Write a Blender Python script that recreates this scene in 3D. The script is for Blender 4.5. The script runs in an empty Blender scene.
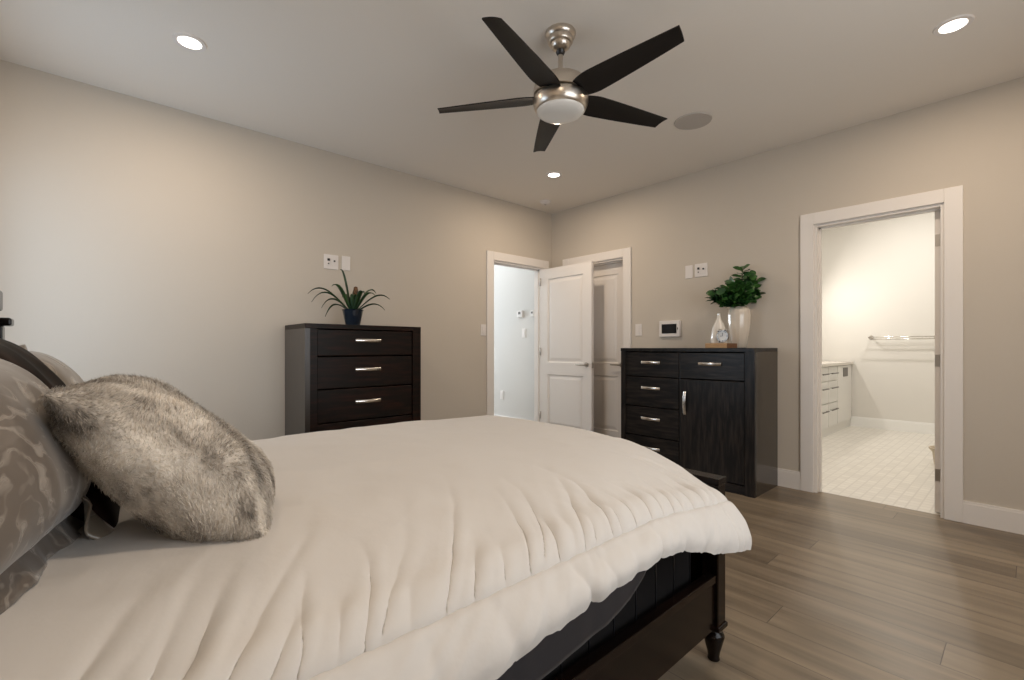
import bpy, bmesh, math, random
from mathutils import Vector, noise, Matrix, Euler
sc = bpy.context.scene
PI = math.pi
random.seed(7)

# ------------------------------------------------------------------ camera
cam = bpy.data.cameras.new('camera')
cam.sensor_width = 36.0
cam.lens = 36.0 * 467.0 / 1024.0
cam.shift_y = 8.0 / 1024.0
cam.clip_start = 0.02
camo = bpy.data.objects.new('camera', cam)
sc.collection.objects.link(camo)
camo.location = (0, 0, 1.115)
camo.rotation_euler = (PI / 2, 0, math.radians(47.95 - 90))
sc.camera = camo

# ------------------------------------------------------------------ world, exposure
w = bpy.data.worlds.new('world'); sc.world = w; w.use_nodes = True
bg = w.node_tree.nodes['Background']
bg.inputs[0].default_value = (0.80, 0.90, 1.0, 1)
bg.inputs[1].default_value = 2.0
sc.view_settings.view_transform = 'Standard'
sc.view_settings.look = 'None'
sc.view_settings.gamma = 1.0
sc.view_settings.use_curve_mapping = False
sc.view_settings.exposure = -0.36
sc.cycles.use_denoising = True
sc.cycles.max_bounces = 10
sc.cycles.diffuse_bounces = 6
sc.cycles.sample_clamp_indirect = 4.0

def area(name, loc, rot, sx, sy, power, col, shape='RECTANGLE', portal=False, spread=PI):
    l = bpy.data.lights.new(name, 'AREA'); l.shape = shape; l.size = sx; l.size_y = sy
    l.energy = power; l.color = col; l.spread = spread
    if portal: l.cycles.is_portal = True
    o = bpy.data.objects.new(name, l); sc.collection.objects.link(o)
    o.location = loc; o.rotation_euler = rot
    return o
CEIL = 2.74
WARM = (1.0, 0.81, 0.62)
COOL = (0.55, 0.76, 1.0)
# daylight entering through the two bedroom windows; hall lamp added, no window there
area('window_daylight', (-0.52, 3.12, 1.45), (0, -PI / 2, 0), 1.5, 1.0, 13, COOL)
area('window_daylight', (1.5, -0.92, 1.45), (PI / 2, 0, 0), 2.0, 1.5, 34, (0.96, 0.96, 0.96))
area('hall_fill', (3.6, 7.3, 1.6), (-PI / 2, 0, 0), 1.0, 1.4, 110, (0.80, 0.90, 1.0))
LAMPS = [(0.39, 2.985), (3.22, 2.985), (3.22, 0.258), (0.39, 0.258)]
for lx, ly in LAMPS:
    area('downlight_lamp', (lx, ly, CEIL - 0.012), (0, 0, 0), 0.095, 0.095, 16, WARM, 'DISK')
for lx, ly in [(5.3, 1.3), (7.0, 0.9)]:
    area('downlight_lamp', (lx, ly, 3.088), (0, 0, 0), 0.095, 0.095, 30, (1.0, 0.95, 0.88), 'DISK')
area('vanity_lamp', (7.3, 2.14, 2.0), (math.radians(-62), 0, 0), 0.5, 0.09, 15, (1.0, 0.94, 0.86))
area('downlight_lamp', (3.7, 5.0, CEIL - 0.012), (0, 0, 0), 0.095, 0.095, 8, (0.9, 0.95, 1.0), 'DISK')  # added lamp for the hall's cool cast, no fitting built

# ------------------------------------------------------------------ materials
def srgb(r, g, b):
    f = lambda c: (c / 255 / 12.92) if c / 255 <= 0.04045 else ((c / 255 + 0.055) / 1.055) ** 2.4
    return (f(r), f(g), f(b), 1)
def mat(name, col, rough=0.5, metal=0.0, spec=0.5, bump=None, var=None, coat=0.0, sheen=0.0, emis=None, coords='Object'):
    """bump=(scale, strength, detail[, (sx,sy,sz)])   var=(scale, colour2, (sx,sy,sz), lo, hi)"""
    m = bpy.data.materials.new(name); m.use_nodes = True
    nt = m.node_tree; p = nt.nodes['Principled BSDF']
    p.inputs['Base Color'].default_value = col
    p.inputs['Roughness'].default_value = rough
    p.inputs['Metallic'].default_value = metal
    p.inputs['Specular IOR Level'].default_value = spec
    p.inputs['Coat Weight'].default_value = coat
    p.inputs['Sheen Weight'].default_value = sheen
    if emis:
        p.inputs['Emission Color'].default_value = emis[0]; p.inputs['Emission Strength'].default_value = emis[1]
    tc = nt.nodes.new('ShaderNodeTexCoord')
    def tex(scale, sc3, detail):
        mp = nt.nodes.new('ShaderNodeMapping'); mp.inputs['Scale'].default_value = sc3
        nt.links.new(tc.outputs[coords], mp.inputs[0])
        n = nt.nodes.new('ShaderNodeTexNoise'); n.inputs['Scale'].default_value = scale; n.inputs['Detail'].default_value = detail
        nt.links.new(mp.outputs[0], n.inputs['Vector'])
        return n
    if var:
        n = tex(var[0], var[2], 5)
        r = nt.nodes.new('ShaderNodeValToRGB'); r.color_ramp.elements[0].position = var[3]; r.color_ramp.elements[1].position = var[4]
        r.color_ramp.elements[0].color = col; r.color_ramp.elements[1].color = var[1]
        nt.links.new(n.outputs['Fac'], r.inputs[0]); nt.links.new(r.outputs[0], p.inputs['Base Color'])
    if bump:
        n = tex(bump[0], bump[3] if len(bump) > 3 else (1, 1, 1), bump[2])
        b = nt.nodes.new('ShaderNodeBump'); b.inputs['Strength'].default_value = bump[1]; b.inputs['Distance'].default_value = 0.01
        nt.links.new(n.outputs['Fac'], b.inputs['Height']); nt.links.new(b.outputs[0], p.inputs['Normal'])
    return m

M = {}
M['wall'] = mat('wall_paint', (0.56, 0.505, 0.435, 1), 0.75, spec=0.3, bump=(90, 0.05, 2))
M['bathwall'] = mat('bath_paint', (0.72, 0.70, 0.66, 1), 0.7, spec=0.3)
M['hallwall'] = mat('hall_paint', (0.62, 0.60, 0.57, 1), 0.7, spec=0.3)
M['ceil'] = mat('ceiling_paint', (0.78, 0.735, 0.675, 1), 0.9, spec=0.2, bump=(120, 0.05, 2))
M['trim'] = mat('trim_paint', (0.78, 0.74, 0.70, 1), 0.38)
M['bathtrim'] = mat('bath_trim_paint', (0.86, 0.86, 0.84, 1), 0.38)
M['door'] = mat('door_paint', (0.78, 0.74, 0.70, 1), 0.42)
M['plastic'] = mat('white_plastic', (0.74, 0.70, 0.67, 1), 0.35)
M['black'] = mat('black_plastic', (0.012, 0.012, 0.014, 1), 0.3)
M['screen'] = mat('dark_screen', (0.008, 0.009, 0.012, 1), 0.1)
M['nickel'] = mat('brushed_nickel', (0.62, 0.56, 0.49, 1), 0.28, metal=1.0, bump=(60, 0.05, 2, (1, 1, 12)))
M['chrome'] = mat('satin_chrome', (0.78, 0.76, 0.73, 1), 0.22, metal=1.0)
M['hinge'] = mat('hinge_nickel', (0.50, 0.47, 0.43, 1), 0.35, metal=1.0)
M['blade'] = mat('black_blade', (0.010, 0.008, 0.007, 1), 0.5, spec=0.3, bump=(30, 0.08, 3, (1, 9, 1)))
M['glass'] = mat('frosted_glass', (0.72, 0.71, 0.68, 1), 0.25)
M['lens'] = mat('lit_lens', (1, 1, 1, 1), 0.4, emis=((1, 0.93, 0.84, 1), 6.0))
M['grille'] = mat('speaker_grille', (0.50, 0.46, 0.42, 1), 0.85, bump=(900, 0.2, 1))
M['espresso'] = mat('espresso_wood', (0.006, 0.0035, 0.0025, 1), 0.34, spec=0.22, var=(5, (0.026, 0.0085, 0.005, 1), (1, 6, 9), 0.45, 0.75), bump=(9, 0.06, 3, (1, 6, 9)))
M['espresso_lit_side'] = mat('espresso_lit_side', (0.016, 0.012, 0.010, 1), 0.28, spec=0.75, coat=0.3, var=(5, (0.028, 0.02, 0.015, 1), (6, 6, 0.8), 0.4, 0.75))  # espresso with window light on the chest side put into its lighter colour
M['char'] = mat('charcoal_oak', (0.007, 0.006, 0.0055, 1), 0.32, spec=0.32, var=(6, (0.030, 0.023, 0.019, 1), (1, 9, 1.0), 0.42, 0.72), bump=(9, 0.12, 4, (1, 12, 1)))
M['char_h'] = mat('charcoal_oak_cross', (0.007, 0.006, 0.0055, 1), 0.32, spec=0.32, var=(6, (0.030, 0.023, 0.019, 1), (1, 1, 9.0), 0.42, 0.72), bump=(9, 0.12, 4, (1, 1, 12)))
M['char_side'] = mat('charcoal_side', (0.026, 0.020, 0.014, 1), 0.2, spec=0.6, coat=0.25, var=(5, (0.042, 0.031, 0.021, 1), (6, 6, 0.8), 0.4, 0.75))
M['bedwood'] = mat('bed_wood', (0.004, 0.0025, 0.002, 1), 0.22, spec=0.22, coat=0.04, var=(4, (0.012, 0.005, 0.003, 1), (1, 8, 8), 0.4, 0.8))
M['boxspring'] = mat('box_spring_cloth', (0.010, 0.009, 0.009, 1), 0.9, spec=0.1, bump=(300, 0.2, 2))
M['sheet'] = mat('slate_sheet', (0.014, 0.014, 0.019, 1), 0.40, sheen=0.1, bump=(8, 0.2, 2))
M['mattress'] = mat('mattress_cloth', (0.05, 0.048, 0.047, 1), 0.9, bump=(200, 0.2, 2))
M['pot'] = mat('blue_glaze', (0.008, 0.016, 0.03, 1), 0.12, spec=0.8, coat=0.6)
M['leaf'] = mat('spiky_leaf', (0.010, 0.035, 0.010, 1), 0.4, var=(9, (0.05, 0.10, 0.022, 1), (1, 1, 1), 0.45, 0.75))
M['spike'] = mat('brown_spike', (0.16, 0.075, 0.03, 1), 0.7, var=(60, (0.05, 0.025, 0.012, 1), (1, 1, 1), 0.4, 0.6))
M['foliage'] = mat('broad_leaf', (0.012, 0.055, 0.012, 1), 0.42, var=(14, (0.055, 0.16, 0.03, 1), (1, 1, 1), 0.42, 0.68))
M['stem'] = mat('brown_stem', (0.06, 0.045, 0.02, 1), 0.7)
M['cream'] = mat('cream_glaze', (0.66, 0.59, 0.50, 1), 0.16, coat=0.5)
M['ivory'] = mat('ivory_glaze', (0.70, 0.66, 0.60, 1), 0.2, coat=0.3)
M['block'] = mat('oak_block', (0.50, 0.31, 0.15, 1), 0.5, var=(8, (0.36, 0.20, 0.09, 1), (1, 2, 10), 0.4, 0.7))
M['block_end'] = mat('oak_block_end', (0.17, 0.075, 0.03, 1), 0.5)
M['silver'] = mat('aged_silver', (0.55, 0.53, 0.50, 1), 0.35, metal=0.8, var=(70, (0.08, 0.08, 0.09, 1), (1, 1, 1), 0.48, 0.6))
M['vanity'] = mat('vanity_paint', (0.74, 0.73, 0.70, 1), 0.4)
M['counter'] = mat('quartz', (0.62, 0.58, 0.52, 1), 0.2)
M['grey'] = mat('grey_metal', (0.13, 0.12, 0.11, 1), 0.4, metal=0.6)
M['rubber'] = mat('dark_rubber', (0.03, 0.03, 0.03, 1), 0.6)
M['tan'] = mat('tan_ceramic', (0.60, 0.52, 0.40, 1), 0.4)

def floor_mat():
    m = bpy.data.materials.new('oak_planks'); m.use_nodes = True
    nt = m.node_tree; p = nt.nodes['Principled BSDF']; L = nt.links.new
    tc = nt.nodes.new('ShaderNodeTexCoord')
    mp = nt.nodes.new('ShaderNodeMapping'); mp.inputs['Rotation'].default_value = (0, 0, PI / 2)
    L(tc.outputs['Object'], mp.inputs[0])
    br = nt.nodes.new('ShaderNodeTexBrick')
    br.offset = 0.0; br.squash = 1.0
    br.inputs['Scale'].default_value = 1.0
    br.inputs['Brick Width'].default_value = 1.9
    br.inputs['Row Height'].default_value = 0.185
    br.inputs['Mortar Size'].default_value = 0.0014
    br.inputs['Mortar Smooth'].default_value = 0.2
    br.inputs['Color1'].default_value = (0.225, 0.178, 0.124, 1)
    br.inputs['Color2'].default_value = (0.165, 0.128, 0.088, 1)
    br.inputs['Mortar'].default_value = (0.055, 0.042, 0.032, 1)
    sx = nt.nodes.new('ShaderNodeSeparateXYZ'); L(mp.outputs[0], sx.inputs[0])
    dv = nt.nodes.new('ShaderNodeMath'); dv.operation = 'DIVIDE'; dv.inputs[1].default_value = 0.185; L(sx.outputs[1], dv.inputs[0])
    fl = nt.nodes.new('ShaderNodeMath'); fl.operation = 'FLOOR'; L(dv.outputs[0], fl.inputs[0])
    wn = nt.nodes.new('ShaderNodeTexWhiteNoise'); wn.noise_dimensions = '1D'; L(fl.outputs[0], wn.inputs['W'])
    ma = nt.nodes.new('ShaderNodeMath'); ma.operation = 'MULTIPLY_ADD'; ma.inputs[1].default_value = 1.9; L(wn.outputs['Value'], ma.inputs[0]); L(sx.outputs[0], ma.inputs[2])
    cx = nt.nodes.new('ShaderNodeCombineXYZ'); L(ma.outputs[0], cx.inputs[0]); L(sx.outputs[1], cx.inputs[1])
    L(cx.outputs[0], br.inputs['Vector'])
    g = nt.nodes.new('ShaderNodeMapping'); g.inputs['Scale'].default_value = (16, 1.1, 1)
    L(tc.outputs['Object'], g.inputs[0])
    # shift grain per plank
    ad = nt.nodes.new('ShaderNodeVectorMath'); ad.operation = 'MULTIPLY_ADD'
    L(br.outputs['Color'], ad.inputs[0]); ad.inputs[1].default_value = (60, 60, 60); L(g.outputs[0], ad.inputs[2])
    n = nt.nodes.new('ShaderNodeTexNoise'); n.inputs['Scale'].default_value = 1.0; n.inputs['Detail'].default_value = 7; n.inputs['Distortion'].default_value = 0.6
    L(ad.outputs[0], n.inputs['Vector'])
    r = nt.nodes.new('ShaderNodeValToRGB')
    r.color_ramp.elements[0].position = 0.30; r.color_ramp.elements[0].color = (0.62, 0.60, 0.58, 1)
    r.color_ramp.elements[1].position = 0.72; r.color_ramp.elements[1].color = (1.22, 1.2, 1.17, 1)
    L(n.outputs['Fac'], r.inputs[0])
    mx = nt.nodes.new('ShaderNodeMix'); mx.data_type = 'RGBA'; mx.blend_type = 'MULTIPLY'; mx.inputs[0].default_value = 1.0
    L(br.outputs['Color'], mx.inputs[6]); L(r.outputs[0], mx.inputs[7])
    L(mx.outputs[2], p.inputs['Base Color'])
    rr = nt.nodes.new('ShaderNodeMapRange'); rr.inputs['To Min'].default_value = 0.30; rr.inputs['To Max'].default_value = 0.45
    L(n.outputs['Fac'], rr.inputs[0]); L(rr.outputs[0], p.inputs['Roughness'])
    b = nt.nodes.new('ShaderNodeBump'); b.inputs['Strength'].default_value = 0.25; b.inputs['Distance'].default_value = 0.002
    iv = nt.nodes.new('ShaderNodeMath'); iv.operation = 'SUBTRACT'; iv.inputs[0].default_value = 1.0
    L(br.outputs['Fac'], iv.inputs[1]); L(iv.outputs[0], b.inputs['Height']); L(b.outputs[0], p.inputs['Normal'])
    return m
M['floor'] = floor_mat()

def hex_mat():
    m = bpy.data.materials.new('mosaic_tile'); m.use_nodes = True
    nt = m.node_tree; p = nt.nodes['Principled BSDF']; L = nt.links.new
    tc = nt.nodes.new('ShaderNodeTexCoord')
    br = nt.nodes.new('ShaderNodeTexBrick'); br.offset = 0.5
    br.inputs['Scale'].default_value = 1; br.inputs['Brick Width'].default_value = 0.075; br.inputs['Row Height'].default_value = 0.065
    br.inputs['Mortar Size'].default_value = 0.007; br.inputs['Mortar Smooth'].default_value = 0.6
    br.inputs['Color1'].default_value = (0.72, 0.69, 0.63, 1); br.inputs['Color2'].default_value = (0.64, 0.61, 0.555, 1)
    br.inputs['Mortar'].default_value = (0.59, 0.56, 0.51, 1)
    L(tc.outputs['Object'], br.inputs['Vector']); L(br.outputs['Color'], p.inputs['Base Color'])
    p.inputs['Roughness'].default_value = 0.35
    return m
M['tile'] = hex_mat()

def cloth_mat():
    m = mat('comforter_cotton', (0.56, 0.53, 0.495, 1), 0.8, spec=0.25, sheen=0.15, bump=(14, 0.22, 4))
    return m
M['comforter'] = cloth_mat()

def satin_mat(name, c1, c2, scale, r1=0.38, r2=0.24):
    """woven satin with pale leaf-like motifs"""
    m = bpy.data.materials.new(name); m.use_nodes = True
    nt = m.node_tree; p = nt.nodes['Principled BSDF']; L = nt.links.new
    tc = nt.nodes.new('ShaderNodeTexCoord')
    n1 = nt.nodes.new('ShaderNodeTexNoise'); n1.inputs['Scale'].default_value = scale * 0.5; n1.inputs['Detail'].default_value = 3
    L(tc.outputs['Object'], n1.inputs['Vector'])
    ma = nt.nodes.new('ShaderNodeVectorMath'); ma.operation = 'MULTIPLY_ADD'; ma.inputs[1].default_value = (0.35, 0.35, 0.35)
    L(n1.outputs['Color'], ma.inputs[0]); L(tc.outputs['Object'], ma.inputs[2])
    wv = nt.nodes.new('ShaderNodeTexWave'); wv.wave_type = 'RINGS'; wv.rings_direction = 'Z' if False else 'SPHERICAL'
    wv.inputs['Scale'].default_value = scale * 0.42; wv.inputs['Distortion'].default_value = 9.0; wv.inputs['Detail'].default_value = 2; wv.inputs['Detail Scale'].default_value = 1.6
    L(ma.outputs[0], wv.inputs['Vector'])
    n2 = nt.nodes.new('ShaderNodeTexNoise'); n2.inputs['Scale'].default_value = scale * 1.3; n2.inputs['Detail'].default_value = 2
    L(tc.outputs['Object'], n2.inputs['Vector'])
    mu = nt.nodes.new('ShaderNodeMath'); mu.operation = 'MULTIPLY'
    L(wv.outputs['Fac'], mu.inputs[0]); L(n2.outputs['Fac'], mu.inputs[1])
    rp = nt.nodes.new('ShaderNodeValToRGB'); rp.color_ramp.elements[0].position = 0.36; rp.color_ramp.elements[1].position = 0.60
    rp.color_ramp.elements[0].color = c1; rp.color_ramp.elements[1].color = c2
    L(mu.outputs[0], rp.inputs[0]); L(rp.outputs[0], p.inputs['Base Color'])
    mr = nt.nodes.new('ShaderNodeMapRange'); mr.inputs['From Min'].default_value = 0.42; mr.inputs['From Max'].default_value = 0.56
    mr.inputs['To Min'].default_value = r1; mr.inputs['To Max'].default_value = r2
    L(mu.outputs[0], mr.inputs[0]); L(mr.outputs[0], p.inputs['Roughness'])
    p.inputs['Sheen Weight'].default_value = 0.3
    b = nt.nodes.new('ShaderNodeBump'); b.inputs['Strength'].default_value = 0.15; b.inputs['Distance'].default_value = 0.01
    L(n1.outputs['Fac'], b.inputs['Height']); L(b.outputs[0], p.inputs['Normal'])
    return m
M['satin'] = satin_mat('taupe_satin', (0.115, 0.092, 0.073, 1), (0.26, 0.225, 0.19, 1), 15)
M['satin2'] = satin_mat('taupe_satin_far', (0.125, 0.10, 0.073, 1), (0.19, 0.155, 0.115, 1), 6)
M['darksatin'] = mat('espresso_satin', (0.004, 0.0025, 0.002, 1), 0.6, spec=0.06, var=(7, (0.022, 0.011, 0.008, 1), (1, 1, 1), 0.5, 0.66))
def fur_mat():
    m = bpy.data.materials.new('mottled_fur'); m.use_nodes = True
    nt = m.node_tree; p = nt.nodes['Principled BSDF']; L = nt.links.new
    tc = nt.nodes.new('ShaderNodeTexCoord')
    mp = nt.nodes.new('ShaderNodeMapping'); mp.inputs['Scale'].default_value = (1, 2.2, 0.9); mp.inputs['Rotation'].default_value = (0, 0, 0.5)
    L(tc.outputs['Object'], mp.inputs[0])
    n = nt.nodes.new('ShaderNodeTexNoise'); n.inputs['Scale'].default_value = 7.5; n.inputs['Detail'].default_value = 5; n.inputs['Roughness'].default_value = 0.6; n.inputs['Distortion'].default_value = 0.7
    L(mp.outputs[0], n.inputs['Vector'])
    r = nt.nodes.new('ShaderNodeValToRGB')
    e = r.color_ramp.elements
    e[0].position = 0.38; e[0].color = (0.10, 0.082, 0.063, 1)
    e[1].position = 0.66; e[1].color = (0.78, 0.725, 0.645, 1)
    x = e.new(0.45); x.color = (0.36, 0.315, 0.262, 1)
    x = e.new(0.54); x.color = (0.60, 0.545, 0.475, 1)
    L(n.outputs['Fac'], r.inputs[0]); L(r.outputs[0], p.inputs['Base Color'])
    p.inputs['Roughness'].default_value = 0.85; p.inputs['Sheen Weight'].default_value = 0.4
    n2 = nt.nodes.new('ShaderNodeTexNoise'); n2.inputs['Scale'].default_value = 90; n2.inputs['Detail'].default_value = 3
    L(mp.outputs[0], n2.inputs['Vector'])
    b = nt.nodes.new('ShaderNodeBump'); b.inputs['Strength'].default_value = 0.5; b.inputs['Distance'].default_value = 0.006
    L(n2.outputs['Fac'], b.inputs['Height']); L(b.outputs[0], p.inputs['Normal'])
    return m
M['fur'] = fur_mat()

# ------------------------------------------------------------------ mesh helpers
class MB:
    def __init__(s): s.bm = bmesh.new()
    def box(s, x0, x1, y0, y1, z0, z1, bev=0.0):
        r = bmesh.ops.create_cube(s.bm, size=1.0)
        vs = r['verts']
        for v in vs:
            v.co.x = x0 + (v.co.x + 0.5) * (x1 - x0); v.co.y = y0 + (v.co.y + 0.5) * (y1 - y0); v.co.z = z0 + (v.co.z + 0.5) * (z1 - z0)
        if bev > 0:
            es = list({e for v in vs for e in v.link_edges})
            bmesh.ops.bevel(s.bm, geom=es, offset=bev, segments=2, affect='EDGES', profile=0.5)
        return s
    def lathe(s, c, prof, seg=40, ribs=None):
        """prof: list of (r, z) world heights, axis Z at c=(x,y)"""
        rings = []
        for r, z in prof:
            if r <= 1e-5: rings.append([s.bm.verts.new((c[0], c[1], z))])
            else:
                rg = []
                for i in range(seg):
                    a = 2 * PI * i / seg
                    rr = r * (1 + (ribs[1] * math.cos(ribs[0] * a) if ribs else 0))
                    rg.append(s.bm.verts.new((c[0] + rr * math.cos(a), c[1] + rr * math.sin(a), z)))
                rings.append(rg)
        for a, b in zip(rings, rings[1:]):
            for i in range(seg):
                j = (i + 1) % seg
                if len(a) == 1 and len(b) == 1: continue
                if len(a) == 1: s.bm.faces.new((a[0], b[i], b[j]))
                elif len(b) == 1: s.bm.faces.new((a[i], b[0], a[j]))
                else: s.bm.faces.new((a[i], b[i], b[j], a[j]))
        return s
    def tube(s, pts, rad, seg=10, cap=True, flat=1.0):
        pts = [Vector(p) for p in pts]; rings = []
        rads = rad if isinstance(rad, (list, tuple)) else [rad] * len(pts)
        up = None
        for i, p in enumerate(pts):
            t = (pts[min(i + 1, len(pts) - 1)] - pts[max(i - 1, 0)]).normalized()
            if up is None:
                up = Vector((0, 0, 1)) if abs(t.z) < 0.9 else Vector((1, 0, 0))
            a = t.cross(up).normalized(); b = a.cross(t).normalized(); up = b
            rings.append([s.bm.verts.new(p + (a * math.cos(2 * PI * k / seg) + b * math.sin(2 * PI * k / seg) * flat) * rads[i]) for k in range(seg)])
        for A, B in zip(rings, rings[1:]):
            for k in range(seg):
                s.bm.faces.new((A[k], A[(k + 1) % seg], B[(k + 1) % seg], B[k]))
        if cap:
            s.bm.faces.new(rings[0]); s.bm.faces.new(rings[-1])
        return s
    def grid(s, P, closed=False):
        V = [[s.bm.verts.new(p) for p in row] for row in P]
        for i in range(len(V) - 1):
            for j in range(len(V[0]) - 1):
                s.bm.faces.new((V[i][j], V[i + 1][j], V[i + 1][j + 1], V[i][j + 1]))
        return s
    def disc(s, c, r, axis='x', depth=0.01, seg=32):
        m = {'x': Matrix.Rotation(PI / 2, 4, 'Y'), 'y': Matrix.Rotation(PI / 2, 4, 'X'), 'z': Matrix.Identity(4)}[axis]
        bmesh.ops.create_cone(s.bm, cap_ends=True, segments=seg, radius1=r, radius2=r, depth=depth, matrix=Matrix.Translation(Vector(c)) @ m)
        return s
    def build(s, name, material, parent=None, smooth=False, origin=None, mods=None):
        bm = s.bm
        bmesh.ops.recalc_face_normals(bm, faces=bm.faces)
        off = Vector((0, 0, 0))
        if parent is not None:
            q = parent
            while q is not None: off += q.location; q = q.parent
        elif origin is not None: off = Vector(origin)
        else:
            xs = [v.co.x for v in bm.verts]; ys = [v.co.y for v in bm.verts]; zs = [v.co.z for v in bm.verts]
            off = Vector(((min(xs) + max(xs)) / 2, (min(ys) + max(ys)) / 2, min(zs)))
        for v in bm.verts: v.co -= off
        me = bpy.data.meshes.new(name); bm.to_mesh(me); bm.free()
        me.materials.append(material)
        if smooth:
            for f in me.polygons: f.use_smooth = True
        o = bpy.data.objects.new(name, me); sc.collection.objects.link(o)
        if parent is not None: o.parent = parent
        else: o.location = off
        return o
def smooth_angle(o, deg=35):
    me = o.data
    for f in me.polygons: f.use_smooth = True
    bm = bmesh.new(); bm.from_mesh(me)
    for e in bm.edges:
        if len(e.link_faces) == 2 and e.calc_face_angle(0) > math.radians(deg): e.smooth = False
    bm.to_mesh(me); bm.free()
    return o
def thing(name, label, cat, loc=(0, 0, 0), group=None):
    o = bpy.data.objects.new(name, None); sc.collection.objects.link(o)
    o.location = loc; o.empty_display_size = 0.1
    o['label'] = label; o['category'] = cat
    if group: o['group'] = group
    return o
def tag(o, label, cat, group=None):
    o['label'] = label; o['category'] = cat
    if group: o['group'] = group
    return o
def struct(o): o['kind'] = 'structure'; return o
def copy_tree(o, parent=None):
    c = o.copy(); sc.collection.objects.link(c)
    if parent is not None: c.parent = parent
    for ch in list(o.children): copy_tree(ch, c)
    return c

# ------------------------------------------------------------------ room shell
XR, YL, XH, YN, T = 4.149, 3.884, -0.5, -0.9, 0.12
BX, HX = 8.08, 4.29
def wall_x(name, x0, x1, y0, y1, z1, holes, m, z0=0.0):
    """wall slab spanning y0..y1 with rectangular holes (ya,yb,za,zb)"""
    b = MB(); cur = y0
    for (a, c, za, zb) in sorted(holes):
        if a > cur: b.box(x0, x1, cur, a, z0, z1)
        if za > z0: b.box(x0, x1, a, c, z0, za)
        if zb < z1: b.box(x0, x1, a, c, zb, z1)
        cur = c
    if cur < y1: b.box(x0, x1, cur, y1, z0, z1)
    return struct(b.build(name, m))
def wall_y(name, y0, y1, x0, x1, z1, holes, m):
    b = MB(); cur = x0
    for (a, c, za, zb) in sorted(holes):
        if a > cur: b.box(cur, a, y0, y1, 0, z1)
        if za > 0: b.box(a, c, y0, y1, 0, za)
        if zb < z1: b.box(a, c, y0, y1, zb, z1)
        cur = c
    if cur < x1: b.box(cur, x1, y0, y1, 0, z1)
    return struct(b.build(name, m))

BATH = (0.375, 1.115)      # bathroom opening (y)
CLOS = (2.845, 3.60)       # closet opening (y)
ENT = (3.222, 3.992)       # bedroom entry opening (x)
HEAD = 2.065
struct(MB().box(XH - T, XR + T * 0.5, YN - T, YL + T * 0.5, -0.05, 0).build('floor', M['floor'], origin=(0, 0, 0)))
struct(MB().box(XR + T * 0.5, BX + T, -1.0, 2.25 + T, -0.05, 0.0).build('floor_bathroom', M['tile'], origin=(0, 0, 0)))
struct(MB().box(2.6, HX + T, YL + T * 0.5, 7.4, -0.05, 0.0).build('floor_hall', M['floor'], origin=(0, 0, 0)))
struct(MB().box(XR + T * 0.5, 5.6, 2.25 + T, YL + T * 0.5, -0.05, 0.0).build('floor_closet', M['floor'], origin=(0, 0, 0)))
struct(MB().box(XH - T, XR + T, YN - T, YL + T, CEIL, CEIL + 0.08).build('ceiling', M['ceil']))
struct(MB().box(XR + T, BX + T, -1.0, 2.25 + T, 3.1, 3.18).build('ceiling_bathroom', M['bathwall']))
struct(MB().box(2.6, HX + T, YL + T, 7.4, CEIL, CEIL + 0.08).build('ceiling_hall', M['bathwall']))
struct(MB().box(XR + T, 5.6, 2.25 + T, YL + T, CEIL, CEIL + 0.08).build('ceiling_closet', M['bathwall']))
wall_x('wall_right', XR, XR + T, YN - T, YL, CEIL, [(BATH[0], BATH[1], 0, HEAD), (CLOS[0], CLOS[1], 0, HEAD)], M['wall'])
wall_y('wall_left', YL, YL + T, XH - T, XR + T, CEIL, [(ENT[0], ENT[1], 0, HEAD)], M['wall'])
WA = (2.60, 3.64, 0.70, 2.20); WB = (0.5, 2.5, 0.70, 2.20)
wall_x('wall_head', XH - T, XH, YN, YL, CEIL, [WA], M['wall'])
wall_y('wall_near', YN - T, YN, XH - T, XR, CEIL, [WB], M['wall'])
wall_x('wall_bathroom_far', BX, BX + T, -1.0, 2.25 + T, 3.1, [], M['bathwall'])
struct(MB().box(XR + T, XR + T + 0.05, -1.0, 2.25 + T, CEIL - 0.02, 3.1).build('wall_bathroom_upper', M['bathwall']))
wall_y('wall_bathroom_left', 2.25, 2.25 + T, XR + T, BX, 3.1, [], M['bathwall'])
wall_y('wall_bathroom_right', -1.0, -0.9, XR + T, BX, 3.1, [], M['bathwall'])
wall_x('wall_hall_right', HX, HX + T, YL + T, 7.4, CEIL, [], M['hallwall'])
wall_x('wall_hall_left', 2.6, 2.7, YL + T, 7.4, CEIL, [], M['hallwall'])
wall_y('wall_closet_back', YL, YL + T, XR + T, 5.6, CEIL, [], M['hallwall'])
wall_x('wall_closet_far', 5.6, 5.7, 2.25 + T, YL + T, CEIL, [], M['hallwall'])

# windows behind the camera
def window(name, axis, a, b, z0, z1, p):
    r = MB(); f = 0.05
    def bb(u0, u1, za, zb):
        if axis == 'x': r.box(p - 0.07, p - 0.02, u0, u1, za, zb)
        else: r.box(u0, u1, p - 0.07, p - 0.02, za, zb)
    bb(a, a + f, z0, z1); bb(b - f, b, z0, z1); bb(a + f, b - f, z0, z0 + f); bb(a + f, b - f, z1 - f, z1)
    bb((a + b) / 2 - 0.02, (a + b) / 2 + 0.02, z0 + f, z1 - f)
    return struct(r.build(name, M['trim']))
window('window_1', 'x', WA[0], WA[1], WA[2], WA[3], XH)
window('window_2', 'y', WB[0], WB[1], WB[2], WB[3], YN)
struct(MB().box(2.7, HX, 7.38, 7.44, 0, CEIL).build('wall_hall_end', M['hallwall']))

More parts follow.
